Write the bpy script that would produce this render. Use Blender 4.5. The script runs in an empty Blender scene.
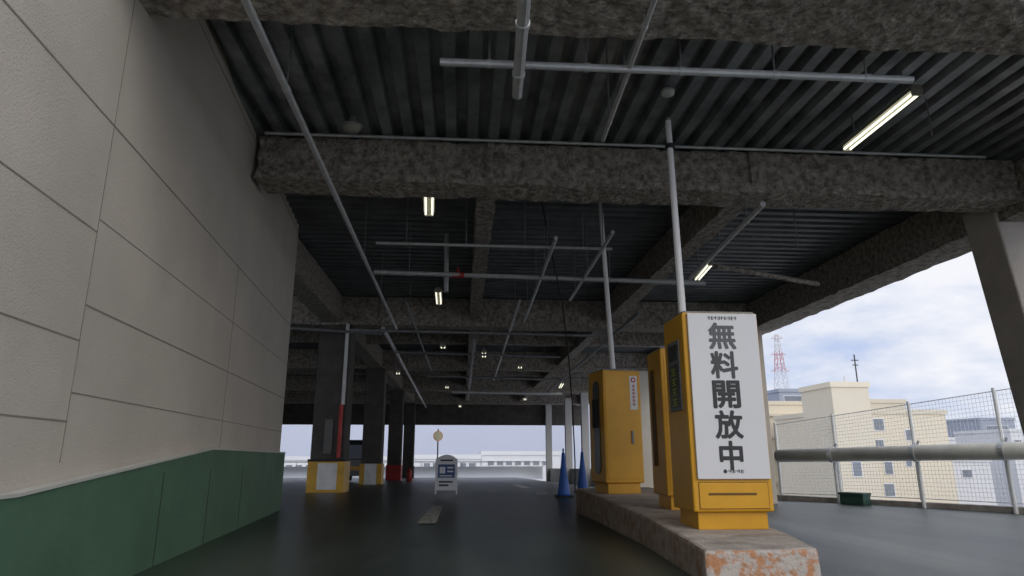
import bpy, bmesh, math, random
from mathutils import Vector, Matrix, noise
random.seed(7)
sc = bpy.context.scene
C = sc.collection
try:
    sc.view_settings.view_transform = 'Standard'
except Exception: pass

# ------------------------------------------------------------ camera
H = 0.95; F = 660.0
PSI = math.atan(0.0734); PIT = math.atan(167/660)
cam = bpy.data.cameras.new('camera'); co = bpy.data.objects.new('camera', cam); C.objects.link(co)
cam.sensor_width = 36; cam.lens = F/1024*36; cam.clip_end = 2000
co.location = (0, 0, H); co.rotation_euler = (math.pi/2+PIT, 0, -PSI)
sc.camera = co
R_ = Vector((math.cos(PSI), -math.sin(PSI), 0))
Fw = Vector((math.sin(PSI)*math.cos(PIT), math.cos(PSI)*math.cos(PIT), math.sin(PIT)))
U_ = Vector((-math.sin(PSI)*math.sin(PIT), -math.cos(PSI)*math.sin(PIT), math.cos(PIT)))
O = Vector((0, 0, H))
def ray(px, py): return R_*(px-512)+Fw*F+U_*(288-py)
def at_z(px, py, z):
    d = ray(px, py); return O+d*((z-H)/d.z)
def at_y(px, py, y):
    d = ray(px, py); return O+d*(y/d.y)
def zf(x, y):
    t = max(0, min(1, (x-3.8)/3.2)); t = t*t*(3-2*t)
    return -0.02*max(0, y-18)-0.35*t
def zi(x, y): return 0.26+0.022*(y-5.5)
def at_f(px, py, fn=zf):
    z = 0
    for _ in range(60):
        p = at_z(px, py, z); z = 0.5*z+0.5*fn(p.x, p.y)
    return at_z(px, py, z)

# ------------------------------------------------------------ materials
def mat(name, col, rough=0.7, var=0.0, scale=3.0, bump=0.0, bscale=30, col2=None, metal=0.0, emit=None, es=0, stretch=None, lo=0.35, hi=0.65, spec=0.5, bdist=0.03):
    m = bpy.data.materials.new(name); m.use_nodes = True
    nt = m.node_tree; b = nt.nodes['Principled BSDF']
    b.inputs['Base Color'].default_value = (*col, 1); b.inputs['Roughness'].default_value = rough
    b.inputs['Metallic'].default_value = metal
    b.inputs['Specular IOR Level'].default_value = spec
    tc = nt.nodes.new('ShaderNodeTexCoord'); mp = nt.nodes.new('ShaderNodeMapping')
    nt.links.new(tc.outputs['Object'], mp.inputs['Vector'])
    if stretch: mp.inputs['Scale'].default_value = stretch
    if col2 is None: col2 = tuple(c*(1-var) for c in col)
    if var > 0 or col2 != tuple(col):
        n = nt.nodes.new('ShaderNodeTexNoise'); n.inputs['Scale'].default_value = scale; n.inputs['Detail'].default_value = 8; n.inputs['Roughness'].default_value = 0.62
        nt.links.new(mp.outputs[0], n.inputs['Vector'])
        r = nt.nodes.new('ShaderNodeValToRGB'); r.color_ramp.elements[0].position = lo; r.color_ramp.elements[1].position = hi
        r.color_ramp.elements[0].color = (*col2, 1); r.color_ramp.elements[1].color = (*col, 1)
        nt.links.new(n.outputs['Fac'], r.inputs[0]); nt.links.new(r.outputs[0], b.inputs['Base Color'])
    if bump > 0:
        n2 = nt.nodes.new('ShaderNodeTexNoise'); n2.inputs['Scale'].default_value = bscale; n2.inputs['Detail'].default_value = 6
        nt.links.new(tc.outputs['Object'], n2.inputs['Vector'])
        bp = nt.nodes.new('ShaderNodeBump'); bp.inputs['Strength'].default_value = bump; bp.inputs['Distance'].default_value = bdist
        nt.links.new(n2.outputs['Fac'], bp.inputs['Height']); nt.links.new(bp.outputs[0], b.inputs['Normal'])
    if emit:
        b.inputs['Emission Color'].default_value = (*emit, 1); b.inputs['Emission Strength'].default_value = es
    return m
M = {}
M['wall'] = mat('wall_panel', (0.57, 0.515, 0.44), 0.85, col2=(0.49, 0.445, 0.38), scale=0.8, bump=0.25, bscale=70)
M['joint'] = mat('panel_joint', (0.27, 0.245, 0.205), 0.9, 0.2)
M['green'] = mat('green_paint', (0.085, 0.175, 0.10), 0.7, col2=(0.062, 0.135, 0.078), scale=1.6, bump=0.12, bscale=25)
M['greenedge'] = mat('dado_edge', (0.55, 0.55, 0.50), 0.8, 0.15)
M['asphalt'] = mat('asphalt', (0.064, 0.082, 0.068), 0.33, col2=(0.020, 0.029, 0.025), scale=0.9, bump=0.35, bscale=60, stretch=(1.3, .3, 1), lo=.36, hi=.64)
M['spray'] = mat('fireproof_spray', (0.47, 0.425, 0.37), 0.95, col2=(0.16, 0.14, 0.12), scale=11, bump=1.0, bscale=26, lo=0.36, hi=0.64, bdist=.06)
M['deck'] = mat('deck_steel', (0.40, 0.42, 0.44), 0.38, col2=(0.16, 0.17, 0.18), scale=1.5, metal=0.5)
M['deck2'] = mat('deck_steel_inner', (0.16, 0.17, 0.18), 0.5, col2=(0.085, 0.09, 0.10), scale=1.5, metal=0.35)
M['galv'] = mat('galvanised', (0.58, 0.60, 0.61), 0.42, 0.2, 8, metal=0.4)
M['galvdark'] = mat('dull_conduit', (0.25, 0.26, 0.27), 0.5, 0.3, 8, metal=0.3)
M['pwhite'] = mat('white_pipe', (0.72, 0.72, 0.70), 0.5, 0.15, 5)
M['red'] = mat('red_paint', (0.50, 0.04, 0.03), 0.5, 0.2)
M['yellow'] = mat('golden_yellow_paint', (0.74, 0.385, 0.014), 0.42, col2=(0.64, 0.32, 0.012), scale=2.2, bump=0.03)
M['baseyellow'] = mat('crisp_yellow_paint', (0.72, 0.40, 0.03), 0.5, 0.25)
M['basewhite'] = mat('crisp_white_paint', (0.8, 0.8, 0.77), 0.6, 0.2)
M['ydark'] = mat('dark_machine_panel', (0.055, 0.055, 0.045), 0.35, 0.3)
M['seam'] = mat('panel_seam', (0.16, 0.075, 0.008), 0.6, 0.2)
M['board'] = mat('sign_white', (0.76, 0.77, 0.80), 0.5, 0.04, 1.5)
M['ink'] = mat('black_ink', (0.040, 0.042, 0.045), 0.6, 0.1)
M['ink2'] = mat('ink_half_greyed_by_light', (0.075, 0.08, 0.085), 0.6, 0.1)  # second character: some of the light's greying put into the ink colour
M['ink3'] = mat('ink_greyed_by_light', (0.125, 0.13, 0.14), 0.6, 0.1)  # top character: greying by light painted in as a paler ink
M['lime'] = mat('yellow_green_lettering', (0.45, 0.5, 0.05), 0.5, 0.1)
M['concrete'] = mat('curb_concrete', (0.52, 0.47, 0.42), 0.9, col2=(0.30, 0.26, 0.23), scale=4, bump=0.5, bscale=30)
M['worn'] = mat('worn_orange_paint', (0.52, 0.47, 0.43), 0.9, col2=(0.50, 0.25, 0.13), scale=9, bump=0.8, bscale=20, lo=0.44, hi=0.53)
M['wornside'] = mat('rusty_curb_side', (0.42, 0.35, 0.30), 0.9, col2=(0.32, 0.19, 0.12), scale=8, bump=0.7, bscale=22, lo=0.38, hi=0.56)
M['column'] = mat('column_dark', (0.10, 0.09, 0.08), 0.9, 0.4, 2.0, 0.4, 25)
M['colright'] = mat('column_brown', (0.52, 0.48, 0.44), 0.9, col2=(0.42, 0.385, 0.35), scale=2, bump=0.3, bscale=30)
M['beige'] = mat('beige_paint', (0.60, 0.55, 0.47), 0.85, 0.12, 1)
M['pale'] = mat('pale_wall_paint', (0.55, 0.54, 0.53), 0.85, 0.08, 1)
M['arm'] = mat('arm_white', (0.78, 0.78, 0.79), 0.4, 0.06)
M['blue'] = mat('blue_plastic', (0.02, 0.12, 0.50), 0.45, 0.25)
M['bldbeige'] = mat('render_cream', (0.82, 0.74, 0.59), 0.9, 0.05, 0.2)
M['bldshade'] = mat('render_tan', (0.76, 0.69, 0.56), 0.9, 0.06, 0.2)
M['bldblue'] = mat('cladding_blue', (0.42, 0.47, 0.57), 0.8, 0.1, 0.3)
M['bldlilac'] = mat('cladding_lilac', (0.66, 0.71, 0.85), 0.9, 0.03, 0.08)
M['bldwhite'] = mat('render_white', (0.84, 0.85, 0.88), 0.9, 0.05, 0.3)
M['glass'] = mat('window_glass', (0.26, 0.29, 0.34), 0.2, 0.2, 0.6)
M['ground'] = mat('city_ground', (0.22, 0.22, 0.23), 0.95, 0.4, 0.03)
M['marking'] = mat('road_paint', (0.55, 0.55, 0.51), 0.8, col2=(0.10, 0.11, 0.10), scale=14, lo=.40, hi=.56)
M['marking2'] = mat('white_road_paint', (0.85, 0.85, 0.83), 0.8, col2=(0.6, 0.6, 0.58), scale=9)
M['rail'] = mat('guard_pipe_paint', (0.66, 0.645, 0.58), 0.5, 0.15, 3)
M['wire'] = mat('fence_wire', (0.92, 0.92, 0.90), 0.5, 0.04)
M['tube'] = mat('lamp_tube', (1, 1, 0.85), 0.4, emit=(1.0, 0.98, 0.78), es=1.5)
M['lamphouse'] = mat('lamp_housing', (0.36, 0.35, 0.30), 0.5, 0.1)
M['vehicle'] = mat('van_paint', (0.03, 0.035, 0.042), 0.25, 0.2)
M['orange'] = mat('orange_lens', (0.8, 0.25, 0.02), 0.4, 0.1, emit=(1, .3, .02), es=0.25)
M['mirror'] = mat('mirror_glow_face', (0.75, 0.72, 0.50), 0.25, 0.35, 3, emit=(.9, .85, .6), es=0.2)  # faint emission stands in for light the shaded mirror would throw back
M['rubber'] = mat('black_rubber', (0.02, 0.02, 0.02), 0.7, 0.2)
M['towerred'] = mat('tower_red', (0.72, 0.40, 0.42), 0.7, 0.1)
M['signblue'] = mat('sign_blue', (0.04, 0.09, 0.26), 0.5, 0.1)
M['greenbox'] = mat('green_box', (0.03, 0.09, 0.065), 0.5, 0.2)

# ------------------------------------------------------------ mesh builder
class MB:
    def __init__(s): s.v = []; s.f = []; s.m = []
    def add(s, vs, fs, mi=0):
        n = len(s.v); s.v += [tuple(v) for v in vs]
        for f in fs: s.f.append([i+n for i in f]); s.m.append(mi)
        return s
    def hexa(s, b, t, mi=0):
        n = len(b)
        fs = [list(range(n))[::-1], [n+i for i in range(n)]]+[[i, (i+1) % n, n+(i+1) % n, n+i] for i in range(n)]
        return s.add(list(b)+list(t), fs, mi)
    def box(s, x0, x1, y0, y1, z0, z1, mi=0):
        return s.hexa([(x0, y0, z0), (x1, y0, z0), (x1, y1, z0), (x0, y1, z0)], [(x0, y0, z1), (x1, y0, z1), (x1, y1, z1), (x0, y1, z1)], mi)
    def tube(s, p0, p1, r, n=10, r1=None, mi=0):
        p0 = Vector(p0); p1 = Vector(p1); d = (p1-p0).normalized()
        a = d.orthogonal().normalized(); b = d.cross(a); r1 = r if r1 is None else r1
        B = [p0+(a*math.cos(2*math.pi*i/n)+b*math.sin(2*math.pi*i/n))*r for i in range(n)]
        T = [p1+(a*math.cos(2*math.pi*i/n)+b*math.sin(2*math.pi*i/n))*r1 for i in range(n)]
        return s.hexa(B, T, mi)
    def path(s, pts, r, n=8, mi=0):
        for a, b in zip(pts[:-1], pts[1:]): s.tube(a, b, r, n, mi=mi)
        return s
    def lathe(s, c, prof, n=20, mi=0):
        vs = []; fs = []
        for (r, z) in prof:
            for i in range(n): vs.append((c[0]+r*math.cos(2*math.pi*i/n), c[1]+r*math.sin(2*math.pi*i/n), c[2]+z))
        for k in range(len(prof)-1):
            for i in range(n): fs.append([k*n+i, k*n+(i+1) % n, (k+1)*n+(i+1) % n, (k+1)*n+i])
        fs.append(list(range(n))[::-1]); fs.append([(len(prof)-1)*n+i for i in range(n)])
        return s.add(vs, fs, mi)
    def build(s, name, mats, parent=None, bevel=0, smooth=False):
        me = bpy.data.meshes.new(name); me.from_pydata(s.v, [], s.f)
        if not isinstance(mats, (list, tuple)): mats = [mats]
        for m in mats: me.materials.append(m)
        for p, mi in zip(me.polygons, s.m): p.material_index = mi; p.use_smooth = smooth
        bm = bmesh.new(); bm.from_mesh(me); bmesh.ops.recalc_face_normals(bm, faces=bm.faces); bm.to_mesh(me); bm.free()
        o = bpy.data.objects.new(name, me); C.objects.link(o)
        if parent: o.parent = parent
        if bevel:
            b = o.modifiers.new('bevel', 'BEVEL'); b.width = bevel; b.segments = 2; b.limit_method = 'ANGLE'
        return o
def tag(o, label, cat, group=None):
    o['label'] = label; o['category'] = cat
    if group: o['group'] = group
    return o
def struct(o, label=None):
    o['kind'] = 'structure'
    if label: o['label'] = label
    return o
def thing(name, loc, label, cat, group=None, rz=0):
    o = bpy.data.objects.new(name, None); C.objects.link(o); o.location = loc; o.rotation_euler = (0, 0, rz); o.empty_display_size = 0.1
    return tag(o, label, cat, group)
def rough_box(x0, x1, y0, y1, z0, z1, step=0.22, amp=0.02):
    """box surface diced and shaken, for sprayed fireproofing"""
    bm = bmesh.new()
    def grid(o, u, v, nu, nv):
        vs = [[bm.verts.new(o+u*(i/nu)+v*(j/nv)) for i in range(nu+1)] for j in range(nv+1)]
        for j in range(nv):
            for i in range(nu): bm.faces.new((vs[j][i], vs[j][i+1], vs[j+1][i+1], vs[j+1][i]))
    dx, dy, dz = x1-x0, y1-y0, z1-z0
    nx, ny, nz = [max(1, min(220, round(d/step))) for d in (dx, dy, dz)]
    X, Y, Z = Vector((dx, 0, 0)), Vector((0, dy, 0)), Vector((0, 0, dz)); o = Vector((x0, y0, z0))
    grid(o, X, Z, nx, nz); grid(o+Y, X, Z, nx, nz); grid(o, X, Y, nx, ny); grid(o+Z, X, Y, nx, ny); grid(o, Y, Z, ny, nz); grid(o+X, Y, Z, ny, nz)
    bmesh.ops.remove_doubles(bm, verts=bm.verts, dist=0.0005)
    for v in bm.verts:
        n = noise.noise_vector(v.co*2.1)*amp+noise.noise_vector(v.co*8.0)*amp*1.3
        v.co += n
    bmesh.ops.recalc_face_normals(bm, faces=bm.faces)
    return bm
def bmobj(bm, name, m, parent=None):
    me = bpy.data.meshes.new(name); bm.to_mesh(me); bm.free(); me.materials.append(m)
    o = bpy.data.objects.new(name, me); C.objects.link(o)
    if parent: o.parent = parent
    return o
def text_mesh(s, size, bold=0.0):
    cu = bpy.data.curves.new('t', 'FONT'); cu.body = s; cu.size = size; cu.align_x = 'CENTER'; cu.align_y = 'CENTER'; cu.resolution_u = 4
    o = bpy.data.objects.new('t', cu); C.objects.link(o)
    dg = bpy.context.evaluated_depsgraph_get(); dg.update()
    me = bpy.data.meshes.new_from_object(o.evaluated_get(dg))
    bpy.data.objects.remove(o)
    if bold <= 0: return me
    bm = bmesh.new(); n = 12
    for i in range(n+1):
        r = 0 if i == n else bold
        me2 = me.copy(); me2.transform(Matrix.Translation((r*math.cos(2*math.pi*i/n), r*math.sin(2*math.pi*i/n), 0.00025*i)))
        bm.from_mesh(me2)
    out = bpy.data.meshes.new('glyph'); bm.to_mesh(out); bm.free()
    return out

# ------------------------------------------------------------ fence line (needed by the floor edge)
FA = at_f(772, 500); FB = at_f(1024, 514); fd = (FB-FA); fd.z = 0; L0 = fd.length; fd.normalize()
nrm = Vector((-fd.y, fd.x, 0))
if nrm.y < 0: nrm = -nrm
# ------------------------------------------------------------ setting: floor
ZB, ZD = 4.5, 5.34
YB = [8.7+9.8*k for k in range(5)]          # cross beams (near faces)
mb = MB(); st_ = .5
xs = [-24+st_*i for i in range(0, int(46/st_))]; ys = [-6+st_*i for i in range(0, int(57.5/st_))]
vs = [(x, y, zf(x, y)) for y in ys for x in xs]; nx = len(xs)
fs = []
for j in range(len(ys)-1):
    for i in range(nx-1):
        c = Vector((xs[i]+st_/2, ys[j]+st_/2, 0)); side = (c-Vector((FA.x, FA.y, 0))).dot(nrm)
        if c.y < FA.y and side > .55: continue
        if c.y >= FA.y and c.x > 9.3: continue
        if c.y >= 50.2 : continue
        fs.append([j*nx+i, j*nx+i+1, (j+1)*nx+i+1, (j+1)*nx+i])
mb.add(vs, fs)
struct(mb.build('floor', M['asphalt'], smooth=True), 'dark asphalt driveway and car park floor')

# ------------------------------------------------------------ left wall (panelled) with green dado
WA = at_z(120, 576, 0); WB = at_z(275, 510, 0)
wd = (WB-WA).normalized(); wn = Vector((wd.y, -wd.x, 0))   # towards the lane
W0 = WA-wd*9.0
def wp(s, z, off=0): p = W0+wd*s+wn*off; return (p.x, p.y, z)
def whit(px, py):
    d = ray(px, py); t = (W0-O).dot(wn)/d.dot(wn); p = O+d*t
    return (p-W0).dot(wd), p.z
SL = (WB-W0).length
mb = MB()
mb.hexa([wp(0, 0, -0.3), wp(0, 0, 0), wp(SL, 0, 0), wp(SL, 0, -0.3)], [wp(0, 9, -0.3), wp(0, 9, 0), wp(SL, 9, 0), wp(SL, 9, -0.3)], 0)
s1 = whit(97, 232)[0]; s2 = whit(232, 330)[0]; s0 = s1-(s2-s1)
zA = whit(118, 130)[1]; zB_ = whit(97, 232)[1]; zC = whit(82, 303)[1]; zD_ = whit(72, 338)[1]; zE = whit(55, 420)[1]
def strip(sa, sb, z, w=0.007): mb.hexa([wp(sa, z-w, 0), wp(sb, z-w, 0), wp(sb, z-w, 0.003), wp(sa, z-w, 0.003)], [wp(sa, z+w, 0), wp(sb, z+w, 0), wp(sb, z+w, 0.003), wp(sa, z+w, 0.003)], 1)
def vstrip(s, za, zb, w=0.005): mb.hexa([wp(s-w, za, 0), wp(s+w, za, 0), wp(s+w, za, 0.003), wp(s-w, za, 0.003)], [wp(s-w, zb, 0), wp(s+w, zb, 0), wp(s+w, zb, 0.003), wp(s-w, zb, 0.003)], 1)
strip(0, SL, zA, .007); strip(0, SL, zA+1.9)
for z in (zB_, zD_, zE): strip(0, s1, z, 0.0055)
for z in (zC,): strip(s1, SL, z, 0.0065)
strip(s1, SL, 1.36, 0.0045)
strip(s1, SL, zB_+.1, 0.0035)
vstrip(s1, 0.9, 9, .004)
vstrip(s2, 0.9, zA, .004)
struct(mb.build('wall_left', [M['wall'], M['joint']]), 'tall beige panelled wall beside the ramp')
sd = whit(205, 445)[0]; sj = whit(238, 448)[0]
mb = MB()
prof = [(0, 0.66), (whit(0, 493)[0], 0.72), (sd, 1.01), (SL+0.02, 0.98)]
for (a, za), (b, zb) in zip(prof[:-1], prof[1:]):
    mb.hexa([wp(a, 0, 0.01), wp(a, 0, 0.09), wp(b, 0, 0.09), wp(b, 0, 0.01)], [wp(a, za, 0.01), wp(a, za, 0.09), wp(b, zb, 0.09), wp(b, zb, 0.01)], 0)
    mb.hexa([wp(a, za, 0.005), wp(a, za, 0.10), wp(b, zb, 0.10), wp(b, zb, 0.005)], [wp(a, za+.02, 0.005), wp(a, za+.02, 0.10), wp(b, zb+.02, 0.10), wp(b, zb+.02, 0.005)], 1)
for s_ in (sd, sj, whit(150, 500)[0]):
    mb.hexa([wp(s_-.006, 0, .09), wp(s_+.006, 0, .09), wp(s_+.006, 0, .093), wp(s_-.006, 0, .093)], [wp(s_-.006, .8, .09), wp(s_+.006, .8, .09), wp(s_+.006, .8, .093), wp(s_-.006, .8, .093)], 2)
struct(mb.build('baseboard_left', [M['green'], M['greenedge'], M['rubber']]), 'green painted dado along the foot of the panelled wall')

# ------------------------------------------------------------ ceiling deck (corrugated)
def corrug(axis, x0, x1, y0, y1, z, pitch=0.3, dep=0.085):
    mb = MB(); a0, a1 = (x0, x1) if axis == 'Y' else (y0, y1)
    pts = []; a = a0
    while a < a1:
        for (t, h) in ((0, 0), (.45, 0), (.55, 1), (.9, 1)):
            pts.append((min(a+t*pitch, a1), z+h*dep))
        a += pitch
    pts.append((a1, z))
    vs = []; fs = []
    for (p, h) in pts:
        if axis == 'Y': vs += [(p, y0, h), (p, y1, h)]
        else: vs += [(x0, p, h), (x1, p, h)]
    for i in range(len(pts)-1): fs.append([2*i, 2*i+1, 2*i+3, 2*i+2])
    mb.add(vs, fs)
    return mb
XW = -3.4
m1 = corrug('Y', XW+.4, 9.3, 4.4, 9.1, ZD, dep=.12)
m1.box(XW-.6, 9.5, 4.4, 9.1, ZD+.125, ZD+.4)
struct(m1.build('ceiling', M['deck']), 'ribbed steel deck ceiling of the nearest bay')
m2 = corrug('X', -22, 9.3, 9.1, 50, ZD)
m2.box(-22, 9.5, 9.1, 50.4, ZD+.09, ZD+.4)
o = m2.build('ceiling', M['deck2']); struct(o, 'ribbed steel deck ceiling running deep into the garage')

# ------------------------------------------------------------ beams
def beamthing(x0, x1, y0, y1, z0, z1, label, group, stiff=(), step=.12, amp=.012, fl=.06):
    t = thing('ceiling_beam', ((x0+x1)/2, (y0+y1)/2, z0), label, 'beam', group)
    inv = Vector(t.location)
    def sh(bm):
        for v in bm.verts: v.co -= inv
        return bm
    bmobj(sh(rough_box(x0, x1, y0, y1, z0, z1, step, amp)), 'fireproofed_web', M['spray'], t)
    bmobj(sh(rough_box(x0, x1, y0-fl, y1+fl, z0-.01, z0+.12, step, amp)), 'bottom_flange', M['spray'], t)
    for sx in stiff: bmobj(sh(rough_box(sx-.05, sx+.05, y0-.07, y0, z0+.08, z1-.02, step, amp*.6)), 'stiffener', M['spray'], t)
    return t
beamthing(-2.75, 9.6, 4.3, 4.92, 4.5, ZD-.04, 'rough sprayed ceiling beam across the very top edge of the picture', 'cross beams', step=.06, amp=.022)
names = ['first full cross beam of rough grey fireproofing, directly above the yellow machines',
         'second cross beam, above the column with the yellow base',
         'third cross beam deep inside the garage', 'fourth cross beam deep inside the garage', 'fifth and farthest sprayed cross beam before the end opening']
for k, y in enumerate(YB):
    x0 = -2.92 if k == 0 else -21.5
    st = [at_y(490, 165, y).x, at_y(753, 180, y).x] if k == 0 else []
    beamthing(x0, 8.3, y, y+.45, ZB+(.15 if k == 0 else 0), ZD-.04, names[k], 'cross beams', st, step=.06 if k < 1 else .4, amp=.022 if k == 0 else .012)
for k in range(1, 4):   # slender mid-bay beams
    y = YB[k]+4.9
    tag(bmobj(rough_box(-21.5, 8.3, y, y+.25, ZB+.3, ZD-.04, .5, .015), 'secondary_beam', M['spray']), ['', 'slender mid-bay beam just beyond the second cross beam', 'slender mid-bay beam beyond the third cross beam', 'slender mid-bay beam beyond the fourth cross beam'][k], 'beam', 'slender mid-bay beams')
for (x, w, z0, y0, lab) in ((-3.7, .5, ZB+.05, 12.95, 'long girder running over the row of dark columns'), (.30, .28, ZB+.2, 9.25, 'narrow long girder in the middle of the ceiling'), (4.20, .34, ZB+.2, 9.25, 'long girder above and right of the yellow machines')):
    tag(bmobj(rough_box(x-w/2, x+w/2, y0, 49.5, z0, ZD-.04, .2, .018), 'long_girder', M['spray']), lab, 'beam', 'long girders')
tag(bmobj(rough_box(8.35, 9.1, 5.02, 49.5, ZB, ZD-.04, .2, .02), 'edge_girder', M['spray']), 'deep edge girder along the open right side', 'beam')
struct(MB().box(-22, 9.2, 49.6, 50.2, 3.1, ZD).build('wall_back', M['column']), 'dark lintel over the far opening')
struct(MB().box(-22.3, -22, 12, 50, -1, ZD).build('wall_light_blocker', M['column']), 'unseen dark side wall added to keep the garage dark')  # out of view, added to shut sky light out on the left
mb = MB(); mb.hexa([(6.2, 50, -1.1), (8.3, 34, -.8), (8.6, 34, -.8), (6.5, 50, -1.1)], [(6.2, 50, .0), (8.3, 34, .25), (8.6, 34, .25), (6.5, 50, .0)], 0)
struct(mb.build('wall_right', [M['pale']]), 'low pale side wall at the far right end of the garage')
for px, yy_, lab in ((551, 49.2, 'pale upright at the right end of the far opening'), (571, 44, 'pale upright standing behind the left blue cone'), (588, 39.5, 'pale upright standing behind the right blue cone')):
    p = at_y(px, 450, yy_); z = zf(p.x, yy_)
    t = thing('upright', (p.x-.15, yy_, z), lab, 'column', 'pale far uprights')
    MB().box(-.22, .22, -.18, .18, 0, ZB+.1-z).build('shaft', M['pale'], t, bevel=.02)

# ------------------------------------------------------------ columns
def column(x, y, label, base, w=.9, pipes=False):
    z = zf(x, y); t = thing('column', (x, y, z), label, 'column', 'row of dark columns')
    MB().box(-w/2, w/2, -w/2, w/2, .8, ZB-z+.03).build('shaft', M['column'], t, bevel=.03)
    b = MB(); h = w/2+.04
    if base == 'yellow':
        b.box(-h, h, -h, h, 0, .82, 0)
        b.box(-h*.45, h*.62, -h-.006, -h, .08, .76, 1)
        b.box(-h-.01, h+.01, -h-.01, h+.01, .80, .86, 2)
        b.build('painted_base', [M['baseyellow'], M['basewhite'], M['rubber']], t, bevel=.015)
    elif base == 'pale':
        b.box(-h, h, -h, h, 0, .82, 0)
        b.box(-h-.006, -h*.55, -h-.006, h, 0, .82, 1); b.box(h*.55, h+.006, -h-.006, h, 0, .82, 1)
        b.build('painted_base', [M['basewhite'], M['baseyellow']], t, bevel=.015)
    else:
        b.box(-h, h, -h, h, 0, .82, 0).build('painted_base', M['red'] if base == 'red' else M['column'], t, bevel=.015)
    if pipes:
        MB().tube((w*.36, -w/2-.09, .9), (w*.36, -w/2-.09, 2.3), .055).build('standpipe', M['red'], t)
        MB().tube((w*.40, -w/2-.09, 2.3), (w*.40, -w/2-.09, ZB-z), .05).build('downpipe', M['pwhite'], t)
        MB().box(-.1, .12, -w/2-.05, -w/2, 1.0, 1.9).build('hose_cabinet', M['ydark'], t)
    return t
column(-3.60, YB[1]+.45, 'nearest dark column with a yellow base, white patch and red standpipe', 'yellow', .88, True)
column(-3.70, YB[2]+.3, 'second dark column from the camera, pale base with yellow corners', 'pale', .8)
column(-3.75, YB[3]+.3, 'third column of the row, with a red painted base', 'red', .75)
column(-3.75, YB[4]+.3, 'farthest column of the row by the end opening', 'plain', .75)
t = thing('extinguisher_stand', (at_y(409, 480, 34).x, 34, zf(-2, 34)), 'small red extinguisher stand on the floor beside the far columns', 'extinguisher')
MB().lathe((0, 0, 0), [(.11, 0), (.13, .03), (.13, .5), (.06, .6), (.04, .66)], 14).build('cylinder', M['red'], t, smooth=True)
MB().box(-.09, .09, -.02, .02, .64, .70).build('handle', M['rubber'], t)
xc = at_y(764, 450, YB[1]+.3).x
t = thing('column', (xc, YB[1]+.4, zf(xc, 19)), 'slim pale column between the yellow machines and the fence', 'column')
MB().box(-.17, .17, -.3, .3, 0, ZB-zf(xc, 19)+.02).build('shaft', M['beige'], t, bevel=.02)
xc = at_y(644, 450, YB[2]).x
t = thing('column', (xc, YB[2]+.3, zf(xc, 28.5)), 'pale beige column seen between the two yellow cabinets', 'column')
MB().box(-.35, .35, -.35, .35, 0, ZB-zf(xc, 28.5)+.02).build('shaft', M['beige'], t, bevel=.02)
# big right column
Yf, Yb = 9.2, 9.85
a = at_y(960, 212, Yb); b_ = at_y(1014, 405, Yb)
sl = (b_.x-a.x)/(a.z-b_.z)
zb0 = zf(9, 9); zt = ZB+.35; xt = a.x-sl*(zt-a.z); xb = b_.x+sl*(b_.z-zb0)
t = thing('column', (xb+.6, (Yf+Yb)/2, zb0), 'big grey-beige concrete column at the right edge of the picture', 'column')
mbc = MB().hexa([(xb, Yf, zb0), (xb+1.3, Yf, zb0), (xb+1.3, Yb, zb0), (xb, Yb, zb0)], [(xt, Yf, zt), (xt+1.3, Yf, zt), (xt+1.3, Yb, zt), (xt, Yb, zt)])
oc = mbc.build('shaft', M['colright'], t, bevel=.03)
oc.data.transform(Matrix.Translation(-Vector(t.location)))

# ------------------------------------------------------------ island
Lp = [(576, 488), (600, 497), (645, 516), (690, 541), (704, 550)]
Rp = [(818, 548), (788, 533), (735, 512), (690, 497), (650, 487)]
top = [at_f(x, y, zi) for (x, y) in Lp]+[at_f(x, y, zi) for (x, y) in Rp]
cen = sum(top, Vector())/len(top)
bot = []
for p in top:
    d = (p-cen); d.z = 0; d.normalize(); q = p+d*.03; q.z = zf(q.x, q.y)-.01; bot.append(q)
mb = MB(); n = len(top); ctr = len(Lp)
mb.v = [tuple(p-Vector((cen.x, cen.y, 0))) for p in bot+top]
mb.f = [[n+i for i in range(n)]]; mb.m = [0]
for i in range(n):
    j = (i+1) % n
    mb.f.append([i, j, n+j, n+i]); mb.m.append(1 if i == ctr-1 else 2)
isl = mb.build('traffic_island', [M['concrete'], M['worn'], M['wornside']], bevel=.03)
isl.location = (cen.x, cen.y, 0)
tag(isl, 'raised concrete island with worn orange paint carrying the yellow machines', 'traffic island')

# ------------------------------------------------------------ yellow machines
def cabinet(t, w, d, h, pl=.16):
    MB().box(-w/2+.05, w/2-.05, .05, d-.05, 0, pl).build('plinth', M['yellow'], t, bevel=.008)
    b = MB().box(-w/2, w/2, 0, d, pl, h)
    b.build('cabinet_body', M['yellow'], t, bevel=.018)
    MB().box(-w/2+.02, w/2-.02, .03, d-.03, h-.004, h+.02).build('top_cap', M['galvdark'], t, bevel=.006)
X0, Y0 = 2.535, 6.28
w, d, h = .77, .62, 2.05
t = thing('ticket_machine', (X0, Y0, zi(X0, Y0)), 'nearest yellow machine carrying the tall white Japanese sign board', 'parking machine', 'yellow parking machines')
cabinet(t, w, d, h)
MB().box(-w/2+.06, w/2-.05, -.008, 0, .19, .42, 0).build('lower_door', M['yellow'], t, bevel=.004)
MB().box(-w/2+.055, w/2-.045, -.004, .0, .185, .425).build('door_seam', M['seam'], t)
MB().box(-.24, .22, -.013, -.008, .31, .33).build('vent_slot', M['seam'], t)
bw0, bw1, bz0, bz1 = -w/2+.045, w/2-.025, .455, h-.015
sg = MB().box(bw0, bw1, -.035, -.004, bz0, bz1).build('sign_board', M['board'], t, bevel=.004)
cx = (bw0+bw1)/2; bh = bz1-bz0
chars = '無料開放中'
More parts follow.
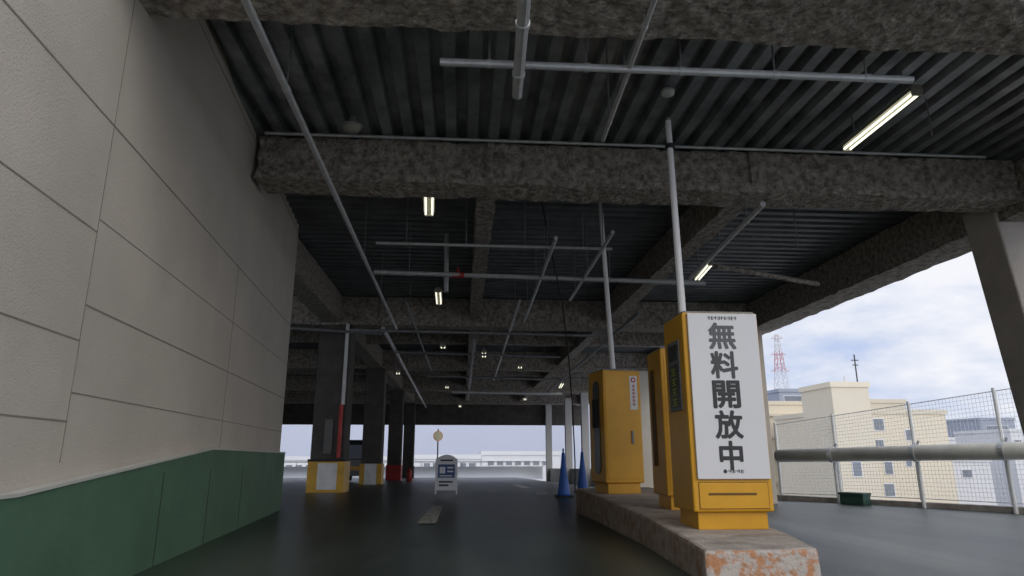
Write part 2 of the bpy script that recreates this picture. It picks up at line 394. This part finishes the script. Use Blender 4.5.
for i, ch in enumerate(chars):
    me = text_mesh(ch, .285, .0085); me.materials.clear(); me.materials.append(M[('ink3', 'ink2', 'ink', 'ink', 'ink')[i]])
    xs_ = [v.co.x for v in me.vertices]; ys_ = [v.co.y for v in me.vertices]
    if xs_:
        mx = (min(xs_)+max(xs_))/2; my = (min(ys_)+max(ys_))/2
        sx = .275/max(.01, max(xs_)-min(xs_)); sy = .268/max(.01, max(ys_)-min(ys_))
        if ch == '中': sx = .23/max(.01, max(xs_)-min(xs_))
        me.transform(Matrix.Diagonal((sx, sy, 1, 1)) @ Matrix.Translation((-mx, -my, 0)))
    o = bpy.data.objects.new('sign_character', me); C.objects.link(o); o.parent = sg
    o.rotation_euler = (math.pi/2, 0, 0); o.location = (cx-.015, -.0365, bz1-.225-i*.285)
def scribble(parent, x0, x1, y, z, hh, n, name='small_lettering', m=None):
    b = MB(); u = (x1-x0)/n
    for i in range(n):
        a = x0+i*u
        b.box(a+u*.08, a+u*.85, y-.002, y, z+hh*.75, z+hh*.9); b.box(a+u*.08, a+u*.85, y-.002, y, z+hh*.4, z+hh*.52)
        k = random.choice((.3, .5, .7)); b.box(a+u*(k-.08), a+u*(k+.08), y-.002, y, z, z+hh)
        if i % 2: b.box(a+u*.1, a+u*.8, y-.002, y, z, z+hh*.13)
    return b.build(name, m or M['ink'], parent)
scribble(sg, cx-.15, cx+.15, -.036, bz1-.065, .034, 9)
scribble(sg, cx-.06, cx+.10, -.036, bz0+.055, .03, 4)
MB().lathe((0, 0, 0), [(.018, 0), (.018, .002)], 16).build('round_mark', M['ink'], sg).matrix_local = Matrix.Translation((cx-.085, -.036, bz0+.07)) @ Matrix.Rotation(math.pi/2, 4, 'X')
sp = MB().box(-w/2-.012, -w/2, .13, d-.13, 1.10, 1.80).build('side_panel', M['galvdark'], t, bevel=.004)
MB().box(-w/2-.018, -w/2-.012, .17, d-.17, 1.60, 1.76).build('display', M['ydark'], sp)
MB().box(-w/2-.018, -w/2-.012, .16, d-.16, 1.13, 1.56).build('label_plate', M['ydark'], sp)
b = MB()
for i in range(4):
    z = 1.15+i*.1
    for (ya, yb, za, zb) in ((.24, .38, .06, .072), (.26, .36, .03, .04), (.30, .32, 0, .075), (.24, .38, 0, .01)): b.box(-w/2-.021, -w/2-.018, ya, yb, z+za, z+zb)
b.build('label_lettering', M['lime'], sp)
def arm(t, x, y, z0, ptop, r=.045):
    p = t.matrix_basis.inverted() @ Vector(ptop)
    q = Vector((x, y, z0))
    a = MB().tube(q, p, r, 12, r*.78).build('barrier_arm', M['arm'], t)
    MB().tube(p, p+Vector((0, 0, .03)), r*.82, 12).build('end_cap', M['galvdark'], a)
    return q, p
pt = at_y(668, 121, Y0+.35); q, p = arm(t, -w/2+.13, .35, h, pt, .04)
mid = p.lerp(q, .15); MB().tube(mid, mid+Vector((0, 0, .05)), .055, 12).build('arm_clamp', M['rubber'], t)
MB().box(-w/2+.06, -w/2+.2, .27, .43, h, h+.05).build('arm_socket', M['galvdark'], t, bevel=.008)
# middle machine
X1 = at_y(664, 430, 8.05).x+.36; w, d, h = .72, .6, 1.93
t = thing('ticket_machine', (X1, 8.05, zi(0, 8.05)), 'middle yellow machine half hidden behind the white sign board', 'parking machine', 'yellow parking machines')
cabinet(t, w, d, h)
MB().box(-w/2-.012, -w/2, .30, d-.14, .5, 1.70).build('side_panel', M['seam'], t, bevel=.004)
MB().box(-w/2+.04, w/2-.04, -.008, 0, .22, h-.08).build('front_door', M['yellow'], t, bevel=.004)
# far machine, turned a little so that its left side shows
Y2 = 10.45; xl = at_y(604, 430, Y2).x; xr = at_y(643, 430, Y2).x; w = (xr-xl)*1.03; h = 1.90; d = .66
t = thing('ticket_machine', ((xl+xr)/2, Y2, zi(0, Y2)), 'farther yellow machine with red round mark, left of the signed one', 'parking machine', 'yellow parking machines', rz=.17)
bpy.context.view_layer.update()
cabinet(t, w, d, h)
MB().box(-w/2+.03, w/2-.03, -.008, 0, .22, h-.05).build('front_door', M['yellow'], t, bevel=.004)
prof = []
for i in range(13): a_ = math.pi*i/12; prof.append((.30+.13*math.cos(a_), h-.28+.13*math.sin(a_)))
for i in range(13): a_ = math.pi+math.pi*i/12; prof.append((.30+.13*math.cos(a_), .42+.13*math.sin(a_)))
sp = MB().hexa([(-w/2, y, z) for y, z in prof], [(-w/2-.014, y, z) for y, z in prof]).build('side_recess', M['ydark'], t)
MB().box(-w/2-.05, -w/2-.014, .22, .38, 1.0, 1.45).build('display', M['rubber'], sp)
pl_ = MB().box(w*.20, w*.40, -.014, -.008, h-.62, h-.09).build('notice_plate', M['board'], t)
b = MB().lathe((0, 0, 0), [(.042, 0), (.042, .003)], 18).build('red_round_mark', M['red'], pl_)
b.matrix_local = Matrix.Translation((w*.30, -.014, h-.15)) @ Matrix.Rotation(math.pi/2, 4, 'X')
MB().lathe((0, 0, 0), [(.022, 0), (.022, .002)], 16).build('round_mark_center', M['board'], pl_).matrix_local = Matrix.Translation((w*.30, -.0175, h-.15)) @ Matrix.Rotation(math.pi/2, 4, 'X')
b = MB()
for i in range(6):
    z = h-.26-i*.058
    b.box(w*.26, w*.34, -.016, -.014, z, z+.01); b.box(w*.26, w*.34, -.016, -.014, z+.022, z+.03); b.box(w*.29, w*.31, -.016, -.014, z-.01, z+.035)
b.build('vertical_lettering', M['red'], pl_)
MB().box(w*.20, w*.25, -.03, -.008, .75, .95).build('lock', M['galvdark'], t)
pt = at_y(600, 200, Y2+.15)
bs = at_y(613, 372, Y2+.25); bs = t.matrix_basis.inverted() @ bs
arm(t, bs.x, bs.y, h, pt, .045)
MB().box(bs.x-.08, bs.x+.08, bs.y-.08, bs.y+.08, h, h+.05).build('arm_socket', M['galvdark'], t, bevel=.008)

# ------------------------------------------------------------ lamps
def lamp(pxa, pya, pxb, pyb, z, label, wide=.16):
    a = at_z(pxa, pya, z); b = at_z(pxb, pyb, z); c = (a+b)/2; L = (b-a).length/2
    ang = math.atan2((b-a).y, (b-a).x)
    t = thing('fluorescent_lamp', c, label, 'lamp', 'ceiling strip lamps', ang)
    MB().hexa([(-L, -wide/2, .03), (L, -wide/2, .03), (L, wide/2, .03), (-L, wide/2, .03)], [(-L, -wide/3, .10), (L, -wide/3, .10), (L, wide/3, .10), (-L, wide/3, .10)]).build('housing', M['lamphouse'], t)
    for s in (-1, 1): MB().tube((-L+.03, s*wide*.3, 0), (L-.03, s*wide*.3, 0), .015, 10).build('tube', M['tube'], t)
    for s in (-1, 1): MB().box(s*(L-.02)-.015, s*(L-.02)+.015, -wide*.42, wide*.42, -.03, .05).build('socket', M['lamphouse'], t)
    for s in (-.7, .7): MB().tube((s*L, 0, .1), (s*L, 0, ZD-z), .012, 6).build('hanger', M['galvdark'], t)
lamp(918, 92, 846, 150, 4.95, 'long lit twin-tube lamp at upper right, left of the big column', .14)
lamp(429, 193, 429, 215, 4.8, 'lit twin-tube lamp just below the first full beam, left of middle', .18)
lamp(438, 291, 439, 304, 4.95, 'small lit lamp hanging just before the second cross beam', .18)
lamp(711, 264, 697, 280, 4.95, 'lit strip lamp between the white arm and the open right side', .14)
lamp(484, 352, 484, 357, 4.6, 'tiny distant lit lamp over the middle of the aisle', .18)
lamp(563, 383, 560, 388, 4.6, 'tiny distant lit lamp above the blue cones', .18)
for (x, y, lab) in ((443, 346, 'tiny distant lit lamp left of the aisle middle'), (398, 372, 'tiny distant lit lamp above the far dark columns'), (520, 366, 'tiny distant lit lamp between the aisle middle and the cones'), (447, 386, 'tiny distant lit lamp nearest above the convex mirror'), (525, 398, 'tiny distant lit lamp just above the far opening, right part'), (460, 405, 'tiny distant lit lamp just above the far opening, left part')):
    lamp(x, y, x, y+2, 4.3, lab, .18)
p = at_z(352, 128, ZD-.15)
t = thing('dome_lamp', p, 'round brownish dome lamp under the deck at upper left', 'lamp')
MB().lathe((0, 0, 0), [(.02, -.06), (.10, -.04), (.14, .03), (.10, .05)], 18).build('diffuser', M['lamphouse'], t, smooth=True)
MB().tube((0, 0, .05), (0, 0, .17), .05, 12).build('mount', M['galvdark'], t)
p = at_z(668, 93, ZD-.1)
t = thing('ceiling_detector', p, 'small round detector under the deck above the white arm', 'detector')
MB().lathe((0, 0, 0), [(.03, -.04), (.075, -.02), (.085, .03), (.06, .04)], 16).build('sensor_body', M['pwhite'], t, smooth=True)
MB().tube((0, 0, .03), (0, 0, .12), .03, 10).build('mount', M['galvdark'], t)

# ------------------------------------------------------------ pipes
def pipe(pts, r, m, label, hang=(), name='pipe', clamps=0, group='pipes under the ceiling'):
    pts = [Vector(p) for p in pts]; c = pts[0].copy()
    t = thing(name, c, label, 'pipe', group)
    MB().path([p-c for p in pts], r, 12).build('tube', M[m], t, smooth=False)
    n = max(2, clamps)
    for i in range(n):
        q = pts[0].lerp(pts[-1], (i+.5)/n)-c
        dd = (pts[-1]-pts[0]).normalized()
        MB().tube(q-dd*.025, q+dd*.025, r*1.18, 12).build('coupling', M[m], t)
        zt = ZD-c.z-q.z
        if hang: MB().tube(q, q+Vector((0, 0, zt)), .009, 6).build('hanger_rod', M['galvdark'], t)
    return t
def zl(*pp, z): return [at_z(x, y, z) for (x, y) in pp]
pipe(zl((241, -10), (397, 330), z=4.36), .036, 'galv', 'long grey conduit descending from top left along the aisle', 1, clamps=5)
pipe(zl((383, 328), (433, 420), z=4.36), .055, 'galv', 'second grey conduit continuing deep into the garage past the columns', 1, clamps=6)
pipe(zl((440, 62), (912, 80), z=4.36), .036, 'galv', 'pale horizontal pipe crossing the nearest bay to the strip lamp', 1, clamps=5)
pipe(zl((525, -6), (517, 95), z=4.22), .05, 'galv', 'thick short pale pipe coming down from the top middle edge', 1, clamps=2)
pipe(zl((657, -6), (603, 140), z=4.36), .022, 'galv', 'thin conduit from the top edge to the beam, left of the white arm', 1, clamps=3)
pb = at_y(265, 133, 8.5); pe = at_y(985, 157, 8.5)
pipe([pb, pe], .022, 'galv', 'thin conduit running along the top of the first full beam', clamps=9)
pipe(zl((376, 243), (612, 249), z=4.45), .026, 'galv', 'thin pale horizontal pipe, uppermost in the second bay', 1, clamps=4)
tp = pipe(zl((374, 272), (705, 283), z=4.35), .045, 'galv', 'pale horizontal pipe in the second bay with a red valve', 1, clamps=5)
pp = at_z(458, 275, 4.35)-Vector(tp.location)
MB().tube(pp+Vector((-.12, 0, 0)), pp+Vector((.12, 0, 0)), .058, 12).tube(pp+Vector((0, 0, .03)), pp+Vector((0, 0, .15)), .025, 8).build('red_valve', M['red'], tp)
a = at_y(447, 226, 12.9); b_ = at_y(446, 292, 12.9); a.z = ZD
pipe([a, b_], .05, 'galv', 'short vertical pale drop pipe left of the middle girder')
pipe(zl((556, 238), (524, 322), z=4.35), .03, 'galv', 'thin slanted conduit right of the middle girder', 1, clamps=3)
pipe(zl((613, 232), (570, 300), z=4.35), .03, 'galv', 'slanted conduit just left of the farther white arm', 1, clamps=3)
pipe(zl((763, 204), (690, 278), z=4.3), .04, 'galv', 'slanted grey pipe beside the strip lamp on the right', 1, clamps=3)
pipe(zl((350, 330), (610, 336), z=4.2), .04, 'galvdark', 'dark horizontal pipe below the second cross beam', 1, clamps=4)
pipe(zl((452, 392), (562, 394), z=4.2), .08, 'galv', 'pale horizontal pipe far down the aisle', 1, clamps=3)
pipe(zl((288, 328), (384, 334), z=4.25), .04, 'galvdark', 'dark pipe leading left from the nearest column', 1, clamps=2)
pipe(zl((474, 340), (468, 400), z=4.3), .05, 'galvdark', 'dark lengthwise pipe under the middle girder', 1, clamps=4)
pipe(zl((640, 312), (548, 392), z=4.3), .05, 'galvdark', 'dark slanted pipe under the right long girder', 1, clamps=4)
pipe(zl((395, 352), (560, 357), z=4.3), .04, 'galvdark', 'thin dark cross pipe above the distant lamps', 1, clamps=5)
pipe(zl((425, 376), (566, 380), z=4.3), .045, 'galvdark', 'thin dark cross pipe nearest above the pale far pipe', 1, clamps=5)
pipe(zl((520, 300), (494, 380), z=4.4), .03, 'galv', 'thin long conduit right of the distant middle lamp', 1, clamps=5)
pipe(zl((405, 300), (432, 372), z=4.4), .028, 'galvdark', 'thin dark long conduit left of the middle girder', 1, clamps=5)
a = at_z(716, 266, 4.45); b_ = at_z(818, 284, 4.4)
tag(MB().path([a, b_], .05, 6).build('brace_bar', M['spray']), 'rusty diagonal brace bar near the open right side', 'brace')
for (x, y0, y1, lab) in ((798, 204, 250, 'thin drop rod hanging right of the slanted pipe'), (290, 40, 62, 'thin drop rod hanging by the left conduit'), (932, 100, 135, 'thin drop rod hanging beside the long lit lamp')):
    q = at_z(x, y0, ZD-.01); e = at_y(x, y1, q.y)
    if y0 > 150: q = at_y(x, y0, 10.2); e = at_y(x, y1, 10.2); q.z = ZD
    tag(MB().tube((e.x, q.y, q.z+.06), (e.x, e.y, e.z), .010, 6).build('drop_rod', M['galvdark']), lab, 'rod', 'drop rods')
p0 = at_y(541, 205, 10.8); p0.z = ZD
pts = [p0]
for (px, py) in ((553, 260), (562, 300), (568, 350), (572, 400), (574, 440), (575, 462)):
    k = (py-205)/257; pts.append(at_y(px, py, 10.8+k*4.2))
pts.append(at_f(575, 492))
tag(MB().path(pts, .014, 6).build('hanging_cable', M['rubber']), 'loose black cable hanging from the deck towards the blue cones', 'cable')

# ------------------------------------------------------------ floor items
def cone(px, py, hh, label):
    p = at_f(px, py); t = thing('traffic_cone', p, label, 'cone', 'tall blue cones')
    MB().box(-.2, .2, -.2, .2, 0, .04).build('base', M['rubber'], t, bevel=.01)
    MB().lathe((0, 0, .04), [(.16, 0), (.145, .05), (.05, hh*.78), (.035, hh-.04)], 20).build('cone_body', M['blue'], t, smooth=True)
    MB().tube((0, 0, hh-.02), (0, 0, hh+.1), .02, 10).build('tip', M['blue'], t)
cone(564, 497, 1.0, 'left blue cone standing before the yellow machine')
cone(583, 493, 1.03, 'right blue cone, touching the foot of the island')
p = at_f(446, 494)
t = thing('folding_sign', p, 'small white A-frame notice standing in the middle of the aisle', 'sign')
def yy(z): return -.03-(.92-z)/.82*.19-.015
for s in (-1, 1):
    nm = 'front_board' if s < 0 else 'rear_board'
    outl = [(-.25, .1), (.25, .1), (.25, .84), (.20, .90), (.10, .945), (0, .96), (-.10, .945), (-.20, .90), (-.25, .84)]
    def yc(z): return s*(.03+(.92-z)/.82*.19)
    bd = MB().hexa([(x, yc(z)-.012, z) for x, z in outl], [(x, yc(z)+.012, z) for x, z in outl]).build(nm, M['board'], t)
    for sx in (-1, 1): MB().tube((sx*.26, s*.245, 0), (sx*.26, s*.04, .86), .016, 8).build('leg', M['arm'], t)
    if s < 0:
        fb = MB()
        for (x0, x1, z0, z1, mi) in ((-.16, .16, .80, .84, 0), (-.21, .21, .40, .72, 1), (-.18, .06, .20, .24, 0), (-.18, .16, .28, .32, 0)):
            fb.hexa([(x0, yy(z0)-.004, z0), (x1, yy(z0)-.004, z0), (x1, yy(z0), z0), (x0, yy(z0), z0)], [(x0, yy(z1)-.004, z1), (x1, yy(z1)-.004, z1), (x1, yy(z1), z1), (x0, yy(z1), z1)], mi)
        for (x0, x1, z0, z1) in ((-.17, -.03, .50, .66), (.02, .17, .62, .66), (.02, .17, .53, .57), (-.17, .15, .43, .46)):
            fb.hexa([(x0, yy(z0)-.007, z0), (x1, yy(z0)-.007, z0), (x1, yy(z0)-.004, z0), (x0, yy(z0)-.004, z0)], [(x0, yy(z1)-.007, z1), (x1, yy(z1)-.007, z1), (x1, yy(z1)-.004, z1), (x0, yy(z1)-.004, z1)], 2)
        fb.build('printed_notice', [M['ink'], M['signblue'], M['board']], bd)
def marking(pts, label, m='marking'):
    ps = [at_f(x, y)+Vector((0, 0, .008)) for (x, y) in pts]
    o = MB().add(ps, [list(range(len(ps)))]).build('floor_marking', M[m]); struct(o, label)
marking([(433, 506), (443, 506), (436, 524), (417, 524)], 'worn pale dash on the aisle floor')
marking([(511, 484.5), (519, 484.5), (549, 494), (538, 494)], 'pale line near the blue cones', 'marking2')
marking([(451, 483), (456, 483), (455, 487), (448, 487)], 'distant pale dash behind the folding sign', 'marking2')
yv = 40; p = at_y(438, 436, yv); zb_ = zf(p.x, yv)
t = thing('convex_mirror', (p.x, yv, zb_), 'round convex mirror on a post near the far opening', 'mirror')
MB().tube((0, .1, 0), (0, .1, p.z-zb_+.4), .04, 10).build('post', M['galvdark'], t)
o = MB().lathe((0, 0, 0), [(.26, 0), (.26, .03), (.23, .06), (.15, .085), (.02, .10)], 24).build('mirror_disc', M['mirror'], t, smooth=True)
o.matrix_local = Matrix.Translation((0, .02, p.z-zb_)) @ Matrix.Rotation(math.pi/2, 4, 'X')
o = MB().lathe((0, 0, -.02), [(.28, 0), (.29, .02), (.27, .035)], 24).build('mirror_rim', M['orange'], t)
o.matrix_local = Matrix.Translation((0, .03, p.z-zb_)) @ Matrix.Rotation(math.pi/2, 4, 'X')
# van
xv = at_y(355, 470, 31).x; zv = zf(xv, 31)
t = thing('van', (xv, 31, zv), 'dark van parked between the first two columns', 'van')
prof = [(0, .3), (0, 1.0), (.12, 1.75), (.35, 1.88), (2.6, 1.85), (3.0, 1.1), (3.5, .95), (3.5, .3)]
vsL = [(-.74, y, z) for y, z in prof]; vsR = [(.74, y, z) for y, z in prof]
MB().hexa(vsL, vsR).build('body', M['vehicle'], t, bevel=.05)
MB().hexa([(-.6, -.0, 1.05), (.6, -.0, 1.05), (.6, .03, 1.05), (-.6, .03, 1.05)], [(-.58, .085, 1.65), (.58, .085, 1.65), (.58, .13, 1.65), (-.58, .13, 1.65)]).build('rear_window', M['glass'], t)
for s in (-1, 1):
    MB().box(s*.66-.06, s*.66+.06, -.02, .05, .75, 1.0).build('tail_lamp', M['orange'], t)
    for y in (.6, 2.8):
        MB().tube((s*.78, y, .3), (s*.58, y, .3), .3, 18).build('wheel', M['rubber'], t)
MB().box(-.72, .72, -.06, .02, .3, .45).build('bumper', M['ydark'], t)
MB().box(-.2, .2, -.03, 0, .55, .72).build('number_plate', M['yellow'], t)

# ------------------------------------------------------------ far parapet
struct(MB().box(-21, 6.0, 50.6, 50.85, zf(0, 50)-.15, .12).build('wall_parapet', M['bldwhite']), 'low pale parapet at the far opening')
t = thing('parapet_railing', (0, 50.7, .12), 'pale railing along the far parapet', 'railing')
b = MB()
for i in range(27): b.box(-20+i, -19.95+i, -.02, .02, 0, .30)
b.build('balusters', M['wire'], t)
MB().box(-20.5, 5.9, -.04, .04, .30, .37).build('top_rail', M['wire'], t)

# ------------------------------------------------------------ right fence, kerb, guard pipe
LT = L0+3.6
def fp(s, z): p = FA+fd*s; return Vector((p.x, p.y, zf(p.x, p.y)+z))
cb = MB()
B = [fp(-.3, -.3), fp(LT, -.3), fp(LT, -.3)+nrm*.3, fp(-.3, -.3)+nrm*.3]; T = [fp(-.3, .16), fp(LT, .16), fp(LT, .16)+nrm*.3, fp(-.3, .16)+nrm*.3]
cb.hexa(B, T)
struct(cb.build('trim_1', M['concrete']), 'low concrete kerb under the wire fence')
def s_at(px, py=450, off=.15):
    d = ray(px, py); q0 = FA+nrm*off
    tt = (q0-O).dot(nrm)/d.dot(nrm); p = O+d*tt
    return (p-q0).dot(fd), p.z
Sa, Za = s_at(775, 425); Sb, Zb = s_at(1008, 389)
def ztop(s): return Za+(Zb-Za)*(s-Sa)/(Sb-Sa)
ps = [Sa, s_at(836)[0], s_at(915)[0], s_at(1004)[0]]; ps.append(ps[-1]+1.9)
LT = max(LT, ps[-1])
labs = ['wire mesh fence panel nearest the slim pale column', 'second wire mesh fence panel, before the cream building', 'third wire mesh fence panel, reaching the big column', 'wire mesh fence panel hidden partly by the big column']
for k in range(len(ps)-1):
    a, b2 = ps[k], ps[k+1]
    o0 = fp(a, .16)
    t = thing('fence_panel', o0+nrm*.15, labs[k], 'fence', 'wire mesh fence panels')
    def P(s, f):
        z0 = fp(s, .16).z; q = fp(s, 0); q.z = z0+(ztop(s)-z0)*f; return q-o0
    MB().tube(P(a, 0), P(a, 1.03), .045, 8).build('post', M['wire'], t)
    b = MB(); n = max(2, int((b2-a)/.085))
    for i in range(1, n+1):
        s = a+(b2-a)*i/n; b.tube(P(s, .02), P(s, 1), .004, 4)
    for j in range(25):
        z = .02+.98*j/24; b.tube(P(a, z), P(b2, z), .004 if j not in (0, 24) else .015, 4)
    b.build('wire_mesh', M['wire'], t)
s0_, zg0 = s_at(778, 456, -.1); s1_, zg1 = s_at(1010, 451, -.1)
def zg(s): return zg0+(zg1-zg0)*(s-s0_)/(s1_-s0_)
def gpt(s): q = fp(s, 0); q.z = zg(s); return q
gp = thing('guard_pipe', gpt(s0_)-nrm*.1, 'thick horizontal guard pipe in front of the wire fence', 'guard rail')
o0 = gpt(s0_)
MB().tube((0, 0, 0), gpt(LT-.3)-o0, .19, 18, .21).build('pipe_body', M['rail'], gp, smooth=True)
for k, px in enumerate((832, 915, 1004)):
    s = s_at(px, 450, -.1)[0]; q = gpt(s)-o0; g0 = fp(s, 0)-o0
    MB().tube(q-fd*.05, q+fd*.05, .225, 18).build('clamp_band', M['galv'], gp)
    MB().tube(q+nrm*.05, Vector((q.x, q.y, g0.z))+nrm*.05, .045, 8).build('support_post', M['wire'], gp)
    MB().tube(q+Vector((0, 0, .05)), q+nrm*.22+Vector((0, 0, .3)), .03, 8).build('bracket', M['galvdark'], gp)
p = at_f(861, 504)
t = thing('junction_box', p-nrm*.25, 'low dark green box on the ground before the fence', 'box', rz=math.atan2(fd.y, fd.x))
MB().box(-.34, .34, -.18, .18, 0, .26).build('box_body', M['greenbox'], t, bevel=.02)
MB().box(-.36, .36, -.20, .20, .24, .31).build('lid', M['greenbox'], t, bevel=.01)

# ------------------------------------------------------------ city
struct(MB().box(-700, 700, 52, 900, -13, -12).build('ground', M['ground']), 'city ground far below the deck')
def bld(px0, px1, pytop, Y, m, label, depth=12, wins=(), roof=None, group=None):
    a = at_y(px0, pytop, Y); b2 = at_y(px1, pytop, Y); zt = (a.z+b2.z)/2
    c = Vector(((a.x+b2.x)/2, Y, -12)); w = (b2.x-a.x)/2
    t = thing('building', c, label, 'building', group)
    MB().box(-w, w, 0, depth, 0, zt+12).build('walls', M[m], t)
    MB().box(-w-.15, w+.15, -.15, depth+.15, zt+12, zt+12.5).build('roof_edge', M[roof or m], t)
    for (x0, y0, x1, y1) in wins:
        A = at_y(x0, y0, Y); B = at_y(x1, y1, Y)
        fr = MB().box(A.x-c.x-.1, B.x-c.x+.1, -.06, 0, B.z+12-.1, A.z+12+.1).build('window', M['bldwhite'], t)
        MB().box(A.x-c.x, B.x-c.x, -.09, -.06, B.z+12, A.z+12).build('pane', M['glass'], fr)
    return t
t = bld(766, 836, 405, 86, 'bldbeige', 'cream block with long window bands just right of the slim pale column', 8, [(779+12*i, 421, 789.5+12*i, 432) for i in range(4)]+[(784+12*i, 464, 794.5+12*i, 476) for i in range(4)], roof='bldshade')
# projecting floor slabs of the cream block
cX = t.location.x; b = MB()
for yp in (415, 437, 458, 482):
    A = at_y(768, yp, 86); B = at_y(834, yp, 86); b.box(A.x-cX, B.x-cX, -.5, 0, A.z+12-.15, A.z+12+.15)
b.build('floor_slab', M['bldshade'], t)
bld(779, 813, 392, 100, 'bldblue', 'blue-grey rooftop block behind the cream building', 8, [(784, 396, 808, 401)])
bld(834, 945, 414, 70, 'bldbeige', 'large cream apartment building in the middle of the open right side', 14, [(873, 419, 884, 430), (873, 440, 884, 450), (884, 462, 893, 474), (905, 430, 912, 440), (905, 455, 912, 466), (884, 484, 895, 496), (848, 430, 856, 440), (848, 466, 856, 476)], roof='bldshade')
bld(868, 905, 403, 85.5, 'bldshade', 'low stepped cream roof block behind the apartment building', 6, [])
bld(831, 868, 387, 63, 'bldshade', 'taller cream stair tower with an aerial on its roof', 6, [(852, 462, 862, 476)], roof='bldbeige')
p = at_y(858, 386, 66)
zr = at_y(850, 387, 63).z+.5
t = thing('aerial_mast', (p.x, 66, zr), 'thin aerial mast on the stair tower roof', 'aerial')
MB().tube((0, 0, 0), (0, 0, 3.2), .07, 6).build('mast', M['ydark'], t)
MB().tube((-.4, 0, 2.6), (.4, 0, 2.6), .05, 6).tube((-.3, 0, 2.1), (.3, 0, 2.1), .05, 6).build('crossbar', M['ydark'], t)
p = at_y(846, 386, 66)
t = thing('aerial_mast', (p.x, 66, zr), 'stubby aerial left of the taller mast on the stair tower', 'aerial')
MB().tube((0, 0, 0), (0, 0, .9), .15, 6).build('mast', M['bldwhite'], t)
bld(946, 985, 440, 120, 'bldwhite', 'low pale building behind the fence left of the big column', 12, [(950+8*i, 446, 955+8*i, 452) for i in range(4)])
bld(980, 1014, 420, 140, 'bldblue', 'distant blue-grey building beside the big column', 12, [(986, 426, 1008, 431), (986, 437, 1008, 442)])
bld(1010, 1060, 432, 100, 'bldwhite', 'distant white building at the right edge of the picture', 12, [(1014, 440, 1022, 448)])
bld(930, 990, 462, 93, 'bldwhite', 'low white rooftop behind the wire fence', 6, [(940, 470, 950, 477), (962, 470, 972, 477)])
bld(250, 680, 380, 140, 'bldlilac', 'wide pale lilac building filling the far opening', 20, [])
bld(410, 480, 459, 80, 'bldwhite', 'low white building behind the far parapet', 9, [(424+9*i, 463, 430+9*i, 467) for i in range(6)])
bld(482, 560, 455, 91, 'bldwhite', 'second low white building right of the first behind the far parapet', 10, [(488+9*i, 461, 494+9*i, 465) for i in range(7)])
bld(270, 400, 460, 103, 'bldwhite', 'low pale building seen left of the nearest column', 10, [(286+10*i, 465, 292+10*i, 469) for i in range(9)])
# lattice tower
Yt = 260; pb_ = at_y(783, 400, Yt); pt_ = at_y(778, 334, Yt); hh = pt_.z-pb_.z
t = thing('lattice_tower', (pb_.x, Yt, -12), 'red and white lattice pylon on the skyline beside the slim column', 'pylon')
b = MB(); nseg = 16; tot = pt_.z+12
def wd_(z): return 4.4*(1-z/tot)+.5
for i in range(nseg):
    z0 = tot*i/nseg; z1 = tot*(i+1)/nseg; a, c2 = wd_(z0), wd_(z1); mi = (i//2) % 2
    cs0 = [(-a, -a), (a, -a), (a, a), (-a, a)]; cs1 = [(-c2, -c2), (c2, -c2), (c2, c2), (-c2, c2)]
    for j in range(4):
        k = (j+1) % 4
        b.tube((*cs0[j], z0), (*cs1[j], z1), .15, 4, mi=mi); b.tube((*cs0[j], z0), (*cs1[k], z1), .08, 4, mi=mi); b.tube((*cs0[k], z0), (*cs1[j], z1), .08, 4, mi=mi)
b.build('lattice', [M['towerred'], M['bldwhite']], t)
for fr, wv in ((.97, 2.4), (.86, 3.2), (.75, 4.0)):
    z = tot*fr; MB().tube((-wv, 0, z), (wv, 0, z), .13, 4).tube((-wv, 0, z), (0, 0, z+1.6), .08, 4).tube((wv, 0, z), (0, 0, z+1.6), .08, 4).build('crossarm', M['towerred'], t)

# ------------------------------------------------------------ sky
wd2 = bpy.data.worlds.new('sky'); sc.world = wd2; wd2.use_nodes = True
nt = wd2.node_tree; bg = nt.nodes['Background']
tc = nt.nodes.new('ShaderNodeTexCoord'); mp = nt.nodes.new('ShaderNodeMapping'); mp.inputs['Scale'].default_value = (1.3, 1.3, 3.6); mp.inputs['Location'].default_value = (.4, .1, .3)
nt.links.new(tc.outputs['Generated'], mp.inputs[0])
n = nt.nodes.new('ShaderNodeTexNoise'); n.inputs['Scale'].default_value = 2.6; n.inputs['Detail'].default_value = 8; n.inputs['Roughness'].default_value = .58
nt.links.new(mp.outputs[0], n.inputs['Vector'])
r = nt.nodes.new('ShaderNodeValToRGB'); e = r.color_ramp.elements
e[0].position = .36; e[0].color = (.47, .56, .78, 1); e[1].position = .57; e[1].color = (.82, .83, .88, 1)
x_ = e.new(.46); x_.color = (.64, .69, .81, 1)
nt.links.new(n.outputs['Fac'], r.inputs[0])
nt.links.new(r.outputs[0], bg.inputs['Color']); bg.inputs['Strength'].default_value = 1.12
sl_ = bpy.data.lights.new('sun', 'SUN'); sl_.energy = .9; sl_.angle = math.radians(40); sl_.color = (1, .92, .80)
so = bpy.data.objects.new('sun', sl_); C.objects.link(so); so.rotation_euler = (math.radians(58), 0, math.radians(25))
